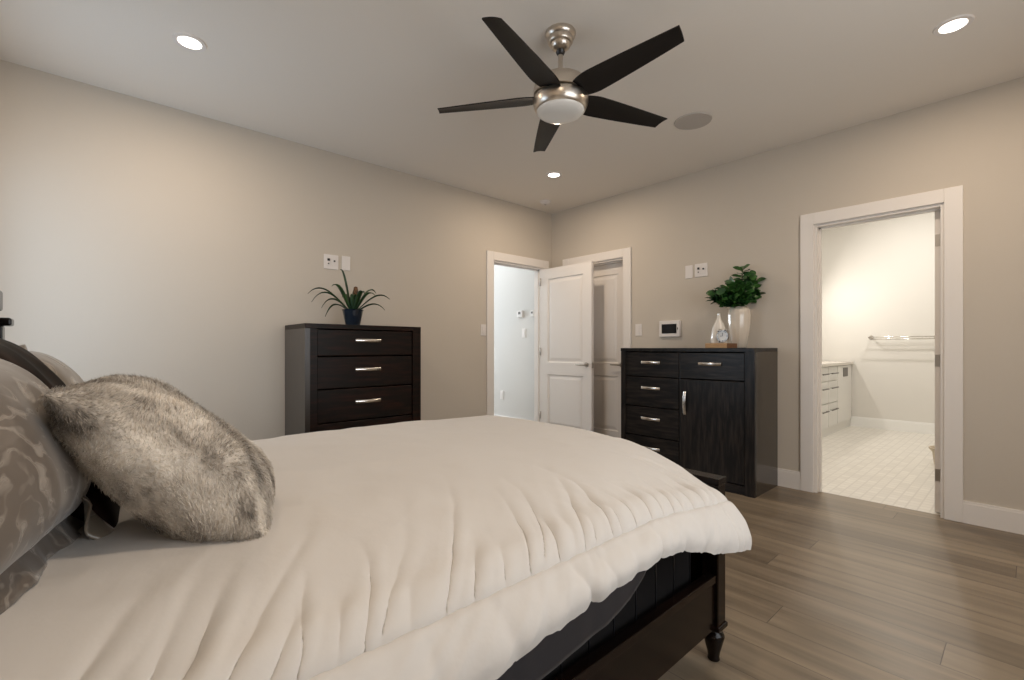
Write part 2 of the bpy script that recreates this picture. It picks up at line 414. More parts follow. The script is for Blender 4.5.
# baseboards
def base_prof(b, x0, x1, y0, y1, face):
    """box with a thinner top edge"""
    b.box(x0, x1, y0, y1, 0, 0.125)
    if face == 'x-': b.box(x0 + 0.005, x1, y0, y1, 0.125, 0.14)
    elif face == 'y-': b.box(x0, x1, y0 + 0.005, y1, 0.125, 0.14)
    else: b.box(x0, x1, y0, y1, 0.125, 0.14)
BT = 0.016
b = MB(); base_prof(b, XR - BT, XR, YN, 0.285, 'x-'); base_prof(b, XR - BT, XR, 1.205, 2.755, 'x-'); base_prof(b, XR - BT, XR, 3.69, YL - BT, 'x-')
struct(b.build('baseboard_right', M['trim']))
b = MB(); base_prof(b, XH, 3.132, YL - BT, YL, 'y-'); struct(b.build('baseboard_left', M['trim']))
b = MB(); b.box(XH, XH + BT, YN, YL - BT, 0, 0.14); struct(b.build('baseboard_head', M['trim']))
b = MB(); b.box(XH + BT, XR - BT, YN, YN + BT, 0, 0.14); struct(b.build('baseboard_near', M['trim']))
b = MB(); base_prof(b, BX - BT, BX, -0.9, 2.25, 'x-'); struct(b.build('baseboard_bathroom', M['bathtrim']))
b = MB(); b.box(HX - BT, HX, YL + T, 7.38, 0, 0.165, 0.003); struct(b.build('baseboard_hall', M['trim']))

# casings and jambs
CW, CT = 0.09, 0.02
def casing_x(name, y0, y1, x, stop=None):
    b = MB()
    b.box(x - CT, x, y0 - CW, y0, 0, HEAD + CW, 0.003); b.box(x - CT, x, y1, y1 + CW, 0, HEAD + CW, 0.003)
    b.box(x - CT, x, y0, y1, HEAD, HEAD + CW, 0.003)
    struct(b.build(name, M['trim']))
    b = MB(); j = 0.018
    b.box(x - 0.001, x + T + 0.001, y0, y0 + j, 0, HEAD - j); b.box(x - 0.001, x + T + 0.001, y1 - j, y1, 0, HEAD - j)
    b.box(x - 0.001, x + T + 0.001, y0, y1, HEAD - j, HEAD)
    if stop is not None:
        s0, s1 = x + stop, x + stop + 0.035
        b.box(s0, s1, y1 - j - 0.012, y1 - j, 0, HEAD - j); b.box(s0, s1, y0 + j, y1 - j, HEAD - j - 0.012, HEAD - j)
    struct(b.build(name + '_jamb', M['trim']))
casing_x('trim_1', BATH[0], BATH[1], XR, 0.05)
casing_x('trim_2', CLOS[0], CLOS[1], XR, 0.045)
b = MB()
b.box(ENT[0] - CW, ENT[0], YL - CT, YL, 0, HEAD + CW, 0.003); b.box(ENT[1], ENT[1] + CW, YL - CT, YL, 0, HEAD + CW, 0.003)
b.box(ENT[0], ENT[1], YL - CT, YL, HEAD, HEAD + CW, 0.003)
struct(b.build('trim_3', M['trim']))
b = MB(); j = 0.018
b.box(ENT[0], ENT[0] + j, YL - 0.001, YL + T + 0.001, 0, HEAD - j); b.box(ENT[1] - j, ENT[1], YL - 0.001, YL + T + 0.001, 0, HEAD - j)
b.box(ENT[0], ENT[1], YL - 0.001, YL + T + 0.001, HEAD - j, HEAD)
b.box(ENT[0] + j, ENT[0] + j + 0.012, YL + 0.045, YL + 0.08, 0, HEAD - j); b.box(ENT[1] - j - 0.012, ENT[1] - j, YL + 0.045, YL + 0.08, 0, HEAD - j)
b.box(ENT[0] + j, ENT[1] - j, YL + 0.045, YL + 0.08, HEAD - j - 0.012, HEAD - j)
struct(b.build('trim_3_jamb', M['trim']))

# ------------------------------------------------------------------ doors
def panel_door_bm(wd, ht, th, panels):
    """slab in local coords: width along +u (Y), thickness along X (0..th); moulded panels both faces"""
    b = MB(); bm = b.bm
    us = sorted({0, wd} | {p[0] for p in panels} | {p[1] for p in panels})
    vs = sorted({0, ht} | {p[2] for p in panels} | {p[3] for p in panels})
    for sgn, x0 in ((-1, 0.0), (1, th)):
        V = {}
        def v(u, h, d=0):
            k = (round(u, 5), round(h, 5), round(d, 5))
            if k not in V: V[k] = bm.verts.new((x0 - sgn * d, u, h))
            return V[k]
        for i in range(len(us) - 1):
            for k in range(len(vs) - 1):
                uc, vc = (us[i] + us[i + 1]) / 2, (vs[k] + vs[k + 1]) / 2
                if any(p[0] < uc < p[1] and p[2] < vc < p[3] for p in panels): continue
                bm.faces.new((v(us[i], vs[k]), v(us[i + 1], vs[k]), v(us[i + 1], vs[k + 1]), v(us[i], vs[k + 1])))
        for (u0, u1, h0, h1) in panels:
            rings = [(0, 0), (0.008, 0.011), (0.022, 0.011), (0.05, 0.004)]
            # ring 0 must use all grid verts on its border: keep simple with four corners (borders coincide)
            pr = None
            for (o, d) in rings:
                q = [v(u0 + o, h0 + o, d), v(u1 - o, h0 + o, d), v(u1 - o, h1 - o, d), v(u0 + o, h1 - o, d)]
                if pr:
                    for m in range(4): bm.faces.new((pr[m], pr[(m + 1) % 4], q[(m + 1) % 4], q[m]))
                pr = q
            bm.faces.new(pr)
    # edges
    for (a, c) in (((0, 0), (wd, 0)), ((wd, 0), (wd, ht)), ((wd, ht), (0, ht)), ((0, ht), (0, 0))):
        q = [bm.verts.new((0, a[0], a[1])), bm.verts.new((0, c[0], c[1])), bm.verts.new((th, c[0], c[1])), bm.verts.new((th, a[0], a[1]))]
        bm.faces.new(q)
    bmesh.ops.remove_doubles(bm, verts=bm.verts, dist=1e-5)
    return b
def transform(b, mtx): bmesh.ops.transform(b.bm, matrix=mtx, verts=b.bm.verts); return b
def lever(parent, name, base, out, along, m):
    """door lever: base point on door face, outward unit, direction of the lever"""
    b = MB(); o, a, p = Vector(out), Vector(along), Vector(base)
    b.tube([p, p + o * 0.008], 0.027, 24); b.tube([p, p + o * 0.05], 0.010, 12)
    b.tube([p + o * 0.048 - a * 0.008, p + o * 0.05 + a * 0.05, p + o * 0.046 + a * 0.115], [0.010, 0.009, 0.007], 12)
    return smooth_angle(b.build(name, m, parent))
PAN = [(0.115, 0.645, 0.20, 0.80), (0.115, 0.645, 0.94, 1.91)]
DH = 2.03
# entry door, swung open parallel to the right wall
d1 = bpy.data.objects.new('door_1', None); sc.collection.objects.link(d1); d1.location = (3.955, 3.122, 0.01); struct(d1)
d1['label'] = 'white two-panel entry door standing open beside the closet door'
bb = transform(panel_door_bm(0.76, DH, 0.035, PAN), Matrix.Translation((3.955, 3.122, 0.01)))
bb.build('door_panel', M['door'], d1)
lever(d1, 'door_handle', (3.955, 3.122 + 0.065, 0.935), (-1, 0, 0), (0, 1, 0), M['hinge'])
MB().box(3.958, 3.987, 3.118, 3.1225, 0.90, 0.96).build('latch_plate', M['hinge'], d1)
for z in (0.28, 1.03, 1.85):
    MB().tube([(3.948, 3.882, z), (3.948, 3.882, z + 0.09)], 0.006, 10).build('hinge', M['hinge'], d1, smooth=True)
# closet door
CX = XR + 0.082
d2 = bpy.data.objects.new('door_2', None); sc.collection.objects.link(d2); d2.location = (CX, CLOS[0] + 0.02, 0.01); struct(d2)
d2['label'] = 'white two-panel closet door set back in its frame behind the open door'
w2 = CLOS[1] - CLOS[0] - 0.04
bb = transform(panel_door_bm(w2, DH, 0.035, [(0.115, w2 - 0.115, 0.20, 0.80), (0.115, w2 - 0.115, 0.94, 1.91)]), Matrix.Translation((CX, CLOS[0] + 0.02, 0.01)))
bb.build('door_panel', M['door'], d2)
lever(d2, 'door_handle', (CX, CLOS[0] + 0.085, 0.935), (-1, 0, 0), (0, 1, 0), M['hinge'])
# bathroom door, swung into the bathroom
yb = BATH[0] + 0.02
d3 = bpy.data.objects.new('door_3', None); sc.collection.objects.link(d3); d3.location = (XR + T - 0.035, yb, 0.01); struct(d3)
d3['label'] = 'white bathroom door swung fully into the bathroom, seen on its hinged edge'
bb = transform(panel_door_bm(0.70, DH, 0.035, [(0.11, 0.59, 0.20, 0.80), (0.11, 0.59, 0.94, 1.91)]), Matrix.Translation((XR + T - 0.035, yb + 0.035, 0.01)) @ Matrix.Rotation(-PI / 2, 4, 'Z'))
bb.build('door_panel', M['door'], d3)
xe = XR + T - 0.035
for z in (0.22, 0.99, 1.80):
    h = MB(); h.box(xe - 0.003, xe, yb + 0.004, yb + 0.033, z, z + 0.08); h.tube([(xe - 0.004, yb + 0.002, z - 0.003), (xe - 0.004, yb + 0.002, z + 0.083)], 0.006, 10)
    h.build('hinge', M['hinge'], d3)
lever(d3, 'door_handle', (xe + 0.635, yb + 0.035, 0.935), (0, 1, 0), (-1, 0, 0), M['hinge'])

# ------------------------------------------------------------------ wall plates
def plate(kind, pos, face, wd, label, cat, name, group=None, ht=0.12):
    """face 'x': on a wall facing -X; 'y': facing -Y. pos = centre on wall"""
    t = thing(name, label, cat, pos, group)
    def B(b, u0, u1, z0, z1, d0, d1, bev=0.0):
        if face == 'x': b.box(pos[0] - d1, pos[0] - d0, pos[1] - u1, pos[1] - u0, pos[2] + z0, pos[2] + z1, bev)
        else: b.box(pos[0] + u0, pos[0] + u1, pos[1] - d1, pos[1] - d0, pos[2] + z0, pos[2] + z1, bev)
        return b
    B(MB(), -wd / 2, wd / 2, -ht / 2, ht / 2, 0, 0.006, 0.002).build('cover_plate', M['plastic'], t)
    if kind == 'switch':
        B(MB(), -0.017, 0.017, -0.034, 0.034, 0.006, 0.010, 0.001).build('rocker', M['plastic'], t)
    if kind == 'blank':
        for z in (0.042, -0.042):
            B(MB(), -0.003, 0.003, z - 0.003, z + 0.003, 0.006, 0.0075).build('screw', M['trim'], t)
    if kind == 'media':
        B(MB(), -0.040, -0.006, -0.034, 0.034, 0.006, 0.009, 0.001).build('outlet_face', M['plastic'], t)
        B(MB(), -0.033, -0.013, 0.006, 0.026, 0.009, 0.012).build('socket', M['black'], t)
        B(MB(), -0.030, -0.018, -0.022, -0.012, 0.009, 0.011).build('socket', M['grey'], t)
        B(MB(), 0.008, 0.040, -0.034, 0.034, 0.006, 0.009, 0.001).build('jack_face', M['plastic'], t)
        B(MB(), 0.018, 0.030, 0.002, 0.014, 0.009, 0.016).build('coax_jack', M['black'], t)
    if kind == 'outlet':
        for z in (0.02, -0.02):
            B(MB(), -0.016, 0.016, z - 0.014, z + 0.014, 0.006, 0.009, 0.001).build('socket', M['plastic'], t)
    return t
plate('media', (1.481, YL, 1.829), 'y', 0.12, 'square double wall plate with black sockets above the spiky plant', 'wall outlet', 'media_outlet')
plate('blank', (1.607, YL, 1.832), 'y', 0.072, 'narrow blank wall plate just right of the socket plate above the spiky plant', 'wall plate', 'wall_plate')
plate('switch', (3.092, YL, 1.306), 'y', 0.072, 'white light switch left of the hallway doorway', 'light switch', 'light_switch')
plate('switch', (XR, 2.67, 1.30), 'x', 0.075, 'white light switch right of the closet door frame', 'light switch', 'light_switch')
plate('blank', (XR, 2.13, 1.825), 'x', 0.072, 'narrow blank wall plate left of the sockets above the wide dresser', 'wall plate', 'wall_plate')
plate('media', (XR, 2.013, 1.828), 'x', 0.12, 'square double wall plate with black sockets above the wide dresser', 'wall outlet', 'media_outlet')
plate('switch', (HX, 4.516, 1.315), 'x', 0.072, 'pale light switch below the thermostat in the hallway', 'light switch', 'light_switch')
plate('outlet', (HX, 4.965, 0.455), 'x', 0.072, 'pale power outlet low on the hallway wall', 'wall outlet', 'power_outlet')
# wall control panel
t = thing('control_panel', 'white wall control panel with dark screen above the wide dresser', 'control panel', (XR, 2.32, 1.30))
MB().box(XR - 0.022, XR, 2.21, 2.43, 1.222, 1.378, 0.006).build('bezel', M['plastic'], t)
MB().box(XR - 0.0235, XR - 0.020, 2.245, 2.40, 1.255, 1.345).build('screen', M['screen'], t)
MB().box(XR - 0.025, XR - 0.0225, 2.228, 2.238, 1.29, 1.31).build('button', M['grey'], t)
# hall thermostat and sensor
t = thing('thermostat', 'small white thermostat on the hallway wall', 'thermostat', (HX, 4.575, 1.57))
MB().box(HX - 0.03, HX, 4.52, 4.63, 1.525, 1.615, 0.008).build('body', M['plastic'], t)
MB().box(HX - 0.032, HX - 0.029, 4.555, 4.60, 1.565, 1.60).build('display', M['grey'], t)
t = thing('door_chime', 'small white sensor box nearest the door jamb on the hallway wall', 'sensor', (HX, 4.346, 1.57))
MB().box(HX - 0.02, HX, 4.315, 4.377, 1.53, 1.61, 0.006).build('body', M['plastic'], t)
MB().box(HX - 0.023, HX - 0.019, 4.33, 4.362, 1.565, 1.59).build('grille', M['grey'], t)

# ------------------------------------------------------------------ ceiling fittings
def downlight(x, y, label):
    t = thing('recessed_light', label, 'ceiling light', (x, y, CEIL - 0.01), 'recessed ceiling lights')
    smooth_angle(MB().lathe((x, y), [(0.052, CEIL - 0.004), (0.056, CEIL - 0.008), (0.074, CEIL - 0.008), (0.078, CEIL - 0.001)]).build('trim_ring', M['plastic'], t))
    MB().disc((x, y, CEIL - 0.004), 0.053, 'z', 0.004).build('lens', M['lens'], t)
    return t
downlight(*LAMPS[0], 'lit recessed ceiling light left of the fan, above the bed head')
downlight(*LAMPS[1], 'lit recessed ceiling light between the fan and the far corner')
downlight(*LAMPS[2], 'lit recessed ceiling light near the bathroom side, right of the speaker')
downlight(*LAMPS[3], 'lit recessed ceiling light directly above the camera side of the bed')
t = thing('ceiling_speaker', 'round flush beige ceiling speaker right of the fan', 'speaker', (3.20, 1.614, CEIL - 0.006))
MB().disc((3.20, 1.614, CEIL - 0.003), 0.118, 'z', 0.006, 48).build('grille', M['grille'], t)
smooth_angle(MB().lathe((3.20, 1.614), [(0.117, CEIL - 0.001), (0.118, CEIL - 0.008), (0.124, CEIL - 0.007), (0.127, CEIL)], 48).build('rim', M['grille'], t))
t = thing('smoke_detector', 'small white smoke detector on the ceiling by the far corner', 'smoke detector', (3.743, 3.598, CEIL - 0.035))
smooth_angle(MB().lathe((3.743, 3.598), [(0, CEIL - 0.034), (0.035, CEIL - 0.034), (0.048, CEIL - 0.028), (0.055, CEIL - 0.012), (0.062, CEIL - 0.010), (0.064, CEIL)]).build('housing', M['plastic'], t), 60)
MB().disc((3.743, 3.598, CEIL - 0.036), 0.012, 'z', 0.004).build('test_button', M['grille'], t)

# fan
FX, FY = 1.800, 1.622
fan = thing('ceiling_fan', 'brushed nickel ceiling fan with five dark blades and a frosted light', 'ceiling fan', (FX, FY, 2.27))
c = (FX, FY)
smooth_angle(MB().lathe(c, [(0.078, CEIL), (0.079, 2.728), (0.074, 2.715), (0.066, 2.708), (0.064, 2.690), (0.060, 2.684), (0.052, 2.680), (0.048, 2.665), (0.036, 2.655), (0.026, 2.650), (0.018, 2.648)]).build('canopy', M['nickel'], fan), 40)
smooth_angle(MB().lathe(c, [(0.0, 2.655), (0.02, 2.652), (0.024, 2.640), (0.018, 2.628), (0.013, 2.624)]).build('ball_joint', M['black'], fan))
smooth_angle(MB().lathe(c, [(0.0125, 2.64), (0.0125, 2.560), (0.018, 2.545), (0.026, 2.528), (0.032, 2.508), (0.040, 2.497)]).build('downrod', M['nickel'], fan), 50)
smooth_angle(MB().lathe(c, [(0.0, 2.500), (0.07, 2.499), (0.112, 2.494), (0.128, 2.484), (0.136, 2.466), (0.139, 2.445), (0.139, 2.416), (0.128, 2.410), (0.0, 2.408)]).build('motor_housing', M['nickel'], fan), 40)
smooth_angle(MB().lathe(c, [(0, 2.412), (0.126, 2.412), (0.126, 2.398), (0, 2.398)]).build('gap_ring', M['black'], fan), 40)
smooth_angle(MB().lathe(c, [(0.10, 2.402), (0.139, 2.402), (0.143, 2.397), (0.142, 2.380), (0.137, 2.358), (0.128, 2.340), (0.121, 2.336)]).build('light_bowl', M['nickel'], fan), 50)
smooth_angle(MB().lathe(c, [(0.123, 2.344), (0.122, 2.335), (0.115, 2.325), (0.098, 2.315), (0.066, 2.306), (0.03, 2.302), (0.0, 2.301)]).build('glass_shade', M['glass'], fan), 60)
def blade_mesh():
    b = MB(); N = 26; Kk = 8; P = []
    for i in range(N + 1):
        s = i / N; r = 0.10 + s * 0.565
        ch = 0.095 + 0.048 * math.sin(min(s / 0.20, 1) * PI / 2) - 0.062 * max(0, (s - 0.20) / 0.80) ** 1.2
        row = []
        for k in range(Kk + 1):
            q = k / Kk - 0.5
            rr = r - q * 0.018 * max(0, s - 0.8) / 0.2
            row.append((rr, q * ch - 0.010 * s, -0.010 * (1 - 4 * q * q) * -0.5))
        P.append(row)
    top = [[(p[0], p[1], p[2] + 0.003) for p in row] for row in P]; bot = [[(p[0], p[1], p[2] - 0.003) for p in row] for row in P]
    b.grid(top); b.grid(bot)
    def strip(a, c): b.grid([a, c])
    strip([r[0] for r in top], [r[0] for r in bot]); strip([r[-1] for r in top], [r[-1] for r in bot]); strip(top[0], bot[0]); strip(top[-1], bot[-1])
    bmesh.ops.remove_doubles(b.bm, verts=b.bm.verts, dist=1e-5)
    return b
PITCH = -13
bl = blade_mesh().build('blade', M['blade'], None, origin=(0, 0, 0)); smooth_angle(bl)
for k in range(5):
    o = bl if k == 0 else bl.copy()
    if k: sc.collection.objects.link(o)
    o.parent = fan; o.location = (0, 0, 2.405 - 2.27)
    o.rotation_euler = (Matrix.Rotation(math.radians(-89 + 72 * k), 4, 'Z') @ Matrix.Rotation(math.radians(PITCH), 4, 'X')).to_euler()

# ------------------------------------------------------------------ furniture handles
def bar_handle(parent, p, axis, ln, out, hgt=0.014):
    """flat curved bar pull: p centre on face, axis of length, outward vector"""
    b = MB(); p, a, o = Vector(p), Vector(axis), Vector(out)
    pts = []
    for i in range(13):
        s = i / 12 * 2 - 1
        pts.append(p + a * (ln / 2 * s) + o * (0.010 + 0.016 * (1 - s * s)))
    side = a.cross(o)
    G = []
    for q_ in pts:
        G.append([q_ + side * hgt * sx + o * oz for sx, oz in ((-0.9, 0), (-0.7, 0.004), (0.7, 0.004), (0.9, 0), (0.7, -0.003), (-0.7, -0.003), (-0.9, 0))])
    b.grid(G); b.bm.faces.new([b.bm.verts.new(v) for v in G[0][:-1]]); b.bm.faces.new([b.bm.verts.new(v) for v in G[-1][:-1]])
    for s in (-0.93, 0.93):
        b.tube([p + a * (ln / 2 * s), p + a * (ln / 2 * s) + o * 0.014], 0.006, 8)
    return b.build('handle', M['chrome'], parent, smooth=True)

# wide dresser on the right wall : X 3.657..4.13, Y 1.364..2.543, top 1.115
DX0, DX1, DY0, DY1, DZ = 3.657, 4.125, 1.366, 2.543, 1.115
dr = thing('wide_dresser', 'wide black-brown dresser with four drawers, one top drawer and a cupboard door', 'dresser', ((DX0 + DX1) / 2, (DY0 + DY1) / 2, 0))
b = MB()
b.box(DX0 - 0.006, DX1, DY0, DY1, DZ - 0.030, DZ, 0.002).build('top_panel', M['char'], dr)
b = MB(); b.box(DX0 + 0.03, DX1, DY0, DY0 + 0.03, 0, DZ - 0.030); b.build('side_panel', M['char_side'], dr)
MB().box(DX0 - 0.001, DX0 + 0.03, DY0, DY0 + 0.072, 0, DZ - 0.030).build('front_stile', M['char'], dr)
b = MB(); b.box(DX0, DX1, DY1 - 0.05, DY1, 0, DZ - 0.030).build('side_panel', M['char'], dr)
MB().box(DX1 - 0.012, DX1, DY0 + 0.03, DY1 - 0.05, 0.02, DZ - 0.030).build('back_panel', M['char'], dr)
MB().box(DX0 + 0.004, DX1 - 0.012, DY0 + 0.072, DY1 - 0.05, 0, 0.07).build('plinth', M['char_h'], dr)
MB().box(DX0 + 0.03, DX1 - 0.012, DY0 + 0.035, DY1 - 0.05, 0.07, 0.09).build('carcass_floor', M['char'], dr)
DM = 1.965   # division between the two columns
MB().box(DX0 + 0.008, DX1 - 0.012, DM - 0.006, DM + 0.006, 0.09, DZ - 0.034).build('divider', M['char'], dr)
FXI = DX0 + 0.004
def front(name, parent, y0, y1, z0, z1, m):
    return MB().box(FXI, FXI + 0.022, y0, y1, z0, z1, 0.003).build(name, m, parent)
yl0, yl1 = DM + 0.008, DY1 - 0.053
for z0, z1, up in ((0.864, 1.076, 0.018), (0.597, 0.856, 0.036), (0.335, 0.589, 0.03), (0.078, 0.327, 0.03)):
    f = front('drawer', dr, yl0, yl1, z0, z1, M['char_h'])
    bar_handle(f, (FXI, (yl0 + yl1) / 2, (z0 + z1) / 2 + up), (0, 1, 0), 0.185, (-1, 0, 0))
yr0, yr1 = DY0 + 0.076, DM - 0.008
f = front('drawer', dr, yr0, yr1, 0.864, 1.076, M['char_h'])
bar_handle(f, (FXI, (yr0 + yr1) / 2 + 0.005, 0.988), (0, 1, 0), 0.185, (-1, 0, 0))
f = front('door', dr, yr0, yr1, 0.078, 0.856, M['char'])
bar_handle(f, (FXI, yr1 - 0.045, 0.66), (0, 0, 1), 0.19, (-1, 0, 0))

# tall chest on the left wall : X 1.116..2.047, Y 3.404..3.86, top 1.29
CX0, CX1, CY0, CY1, CZ = 1.116, 2.047, 3.404, 3.862, 1.29
ch = thing('tall_chest', 'tall dark espresso chest of drawers against the left wall', 'dresser', ((CX0 + CX1) / 2, (CY0 + CY1) / 2, 0))
MB().box(CX0, CX1, CY0, CY1, CZ - 0.035, CZ, 0.002).build('top_panel', M['espresso'], ch)
b = MB(); b.box(CX0, CX0 + 0.035, CY0 + 0.003, CY1, 0, CZ - 0.035).build('side_panel', M['espresso_lit_side'], ch)
b = MB(); b.box(CX0 + 0.035, CX0 + 0.085, CY0 + 0.003, CY0 + 0.03, 0.0, CZ - 0.035)
b.build('front_stile', M['espresso'], ch)
b = MB(); b.box(CX1 - 0.075, CX1 - 0.03, CY0 + 0.003, CY0 + 0.03, 0.0, CZ - 0.035).build('front_stile', M['espresso'], ch)
MB().box(CX1 - 0.03, CX1, CY0 + 0.003, CY1, 0, CZ - 0.035).build('side_panel', M['espresso'], ch)
MB().box(CX0 + 0.035, CX1 - 0.03, CY1 - 0.012, CY1, 0.02, CZ - 0.035).build('back_panel', M['espresso'], ch)
MB().box(CX0 + 0.085, CX1 - 0.075, CY0 + 0.01, CY1 - 0.012, 0, 0.075).build('plinth', M['espresso'], ch)
for z0, z1 in ((1.058, 1.250), (0.818, 1.050), (0.572, 0.810), (0.326, 0.564), (0.080, 0.318)):
    f = MB().box(CX0 + 0.088, CX1 - 0.078, CY0 + 0.012, CY0 + 0.034, z0, z1, 0.004).build('drawer', M['espresso'], ch)
    bar_handle(f, (1.585, CY0 + 0.012, (z0 + z1) / 2 + 0.018), (1, 0, 0), 0.205, (0, -1, 0))

# ------------------------------------------------------------------ things on the chest : spiky plant
PX, PY = 1.545, 3.60
pl = thing('potted_plant', 'spiky green houseplant with brown centre in a dark blue pot', 'plant', (PX, PY, CZ))
smooth_angle(MB().lathe((PX, PY), [(0, CZ), (0.052, CZ), (0.056, CZ + 0.01), (0.078, CZ + 0.115), (0.084, CZ + 0.128), (0.078, CZ + 0.128), (0.070, CZ + 0.10), (0, CZ + 0.10)], 40).build('pot', M['pot'], pl), 20)
def spiky_leaf(az, ln, rise, droop, wd):
    b = MB(); n = 14; L = []; R = []; C = []
    ca, sa = math.cos(az), math.sin(az)
    for i in range(n + 1):
        s = i / n
        rad = 0.012 + 1.28 * ln * (s * (1 - 0.15 * s))
        z = CZ + 0.10 + 1.05 * rise * math.sin(min(1, s * 1.0) * PI * 0.62) - droop * s ** 3
        ww = 1.4 * wd * (0.55 + 0.45 * math.sin(s * PI * 0.9)) * (1 - s ** 3.5) + 0.0006
        x, y = PX + ca * rad, PY + sa * rad
        L.append((x - sa * ww, y + ca * ww, z + ww * 0.35)); R.append((x + sa * ww, y - ca * ww, z + ww * 0.35)); C.append((x, y, z - 0.002))
    b.grid([L, C, R])
    o = b.build('leaf', M['leaf'], pl, smooth=True)
    md = o.modifiers.new('s', 'SOLIDIFY'); md.thickness = 0.0022
# view right of the photo is (0.74,-0.67); leaves spread across the picture plane mostly
VR = math.atan2(-0.40, 0.915)
for az, ln, rise, droop, wd in [
    (VR + PI, 0.29, 0.20, 0.05, 0.016), (VR + PI + 0.25, 0.27, 0.18, 0.10, 0.014), (VR + PI - 0.5, 0.21, 0.10, 0.12, 0.014),
    (VR + PI + 0.7, 0.17, 0.20, 0.0, 0.017), (VR + PI + 0.55, 0.09, 0.29, -0.05, 0.011), (VR, 0.25, 0.155, 0.03, 0.017),
    (VR - 0.25, 0.22, 0.09, 0.06, 0.014), (VR + 0.4, 0.17, 0.20, 0.02, 0.016), (VR - 0.9, 0.12, 0.17, 0.02, 0.018),
    (VR + PI - 1.0, 0.13, 0.16, 0.02, 0.018), (VR + 1.3, 0.10, 0.19, 0.0, 0.017), (VR + PI + 0.05, 0.20, 0.13, 0.09, 0.016), (VR - 0.55, 0.17, 0.16, 0.02, 0.015),
    (VR - 1.5, 0.07, 0.14, 0.01, 0.018)]:
    spiky_leaf(az, ln, rise, droop, wd)
smooth_angle(MB().lathe((PX + 0.02, PY - 0.01), [(0.008, CZ + 0.09), (0.012, CZ + 0.15), (0.020, CZ + 0.22), (0.018, CZ + 0.28), (0.013, CZ + 0.31), (0, CZ + 0.315)], 10, (5, 0.12)).build('flower_spike', M['spike'], pl))

# ------------------------------------------------------------------ things on the dresser
bk = thing('wooden_riser', 'low oak riser block under the bottle vase and clock', 'wood block', (3.834, 1.694, DZ))
MB().box(3.74, 3.925, 1.606, 1.783, DZ, DZ + 0.038, 0.002).build('slab', M['block'], bk)
MB().box(3.741, 3.925, 1.6035, 1.6065, DZ + 0.0005, DZ + 0.0375).build('end_face', M['block_end'], bk)['label'] = 'darker reddish end face'
BZ = DZ + 0.038
tag(smooth_angle(MB().lathe((3.85, 1.718), [(0, BZ), (0.058, BZ), (0.064, BZ + 0.01), (0.063, BZ + 0.06), (0.055, BZ + 0.11), (0.036, BZ + 0.16), (0.017, BZ + 0.20), (0.010, BZ + 0.235), (0.012, BZ + 0.248), (0.008, BZ + 0.248), (0.006, BZ + 0.20), (0, BZ + 0.20)], 40, (16, 0.012)).build('bottle_vase', M['ivory'])), 'small ivory pear-shaped bottle vase on the oak riser', 'vase')
CLX, CLY, CLZ = 3.772, 1.652, BZ + 0.058
ck = thing('mantel_clock', 'small round silver clock in front of the bottle vase', 'clock', (CLX, CLY, BZ))
def ring_x(b, cx, cy, cz, r0, r1, d, seg=36):
    prof = [(r1, -d), (r1, d), (r0, d), (r0, -d), (r1, -d)]
    R = []
    for r, dx in prof: R.append([(cx + dx, cy + r * math.cos(2 * PI * i / seg), cz + r * math.sin(2 * PI * i / seg)) for i in range(seg + 1)])
    b.grid(R); bmesh.ops.remove_doubles(b.bm, verts=b.bm.verts, dist=1e-6); return b
ring_x(MB(), CLX, CLY, CLZ, 0.036, 0.046, 0.012).build('case_ring', M['silver'], ck, smooth=False)
MB().disc((CLX + 0.002, CLY, CLZ), 0.038, 'x', 0.014).build('clock_face', M['ivory'], ck)
MB().box(CLX - 0.008, CLX - 0.006, CLY - 0.0015, CLY + 0.0015, CLZ, CLZ + 0.026).build('minute_hand', M['black'], ck)
MB().box(CLX - 0.008, CLX - 0.006, CLY, CLY + 0.02, CLZ - 0.0015, CLZ + 0.0015).build('hour_hand', M['black'], ck)
for s in (-1, 1): MB().tube([(CLX, CLY + s * 0.024, CLZ - 0.038), (CLX, CLY + s * 0.034, BZ)], 0.006, 8).build('foot', M['silver'], ck)
for s in (-1, 1): MB().lathe((CLX, CLY + s * 0.026), [(0, CLZ + 0.058), (0.012, CLZ + 0.054), (0.017, CLZ + 0.044), (0.015, CLZ + 0.036), (0, CLZ + 0.036)], 16).build('bell', M['silver'], ck, smooth=True)
VX, VY = 4.03, 1.628
tv = tag(smooth_angle(MB().lathe((VX, VY), [(0, DZ), (0.050, DZ), (0.056, DZ + 0.01), (0.072, DZ + 0.10), (0.086, DZ + 0.20), (0.090, DZ + 0.27), (0.084, DZ + 0.315), (0.066, DZ + 0.34), (0.050, DZ + 0.348), (0.044, DZ + 0.345), (0.055, DZ + 0.33), (0.06, DZ + 0.25), (0.05, DZ + 0.02), (0, DZ + 0.02)], 64, (16, 0.016)).build('tall_vase', M['cream']), 60), 'tall glossy cream ribbed vase holding leafy branches', 'vase')
gr = thing('leafy_branches', 'bunch of dark green leafy branches in the tall cream vase', 'plant', (VX, VY, DZ + 0.03))
R_ = Vector((0.74, -0.67, 0)); random.seed(11)
tips = []
fo = MB(); sm = MB()
branches = [(-0.20, 0.40, 0), (-0.13, 0.47, 0), (-0.05, 0.50, 0), (0.02, 0.48, 1), (0.08, 0.60, 0), (0.05, 0.66, 0), (0.13, 0.50, 0), (0.11, 0.42, 0), (-0.14, 0.40, 1), (-0.03, 0.41, 0), (0.05, 0.38, 1), (-0.22, 0.47, 0), (0.0, 0.54, 0), (-0.08, 0.36, 0), (0.14, 0.56, 0), (0.10, 0.47, 1), (-0.17, 0.44, 1), (0.15, 0.44, 0)]
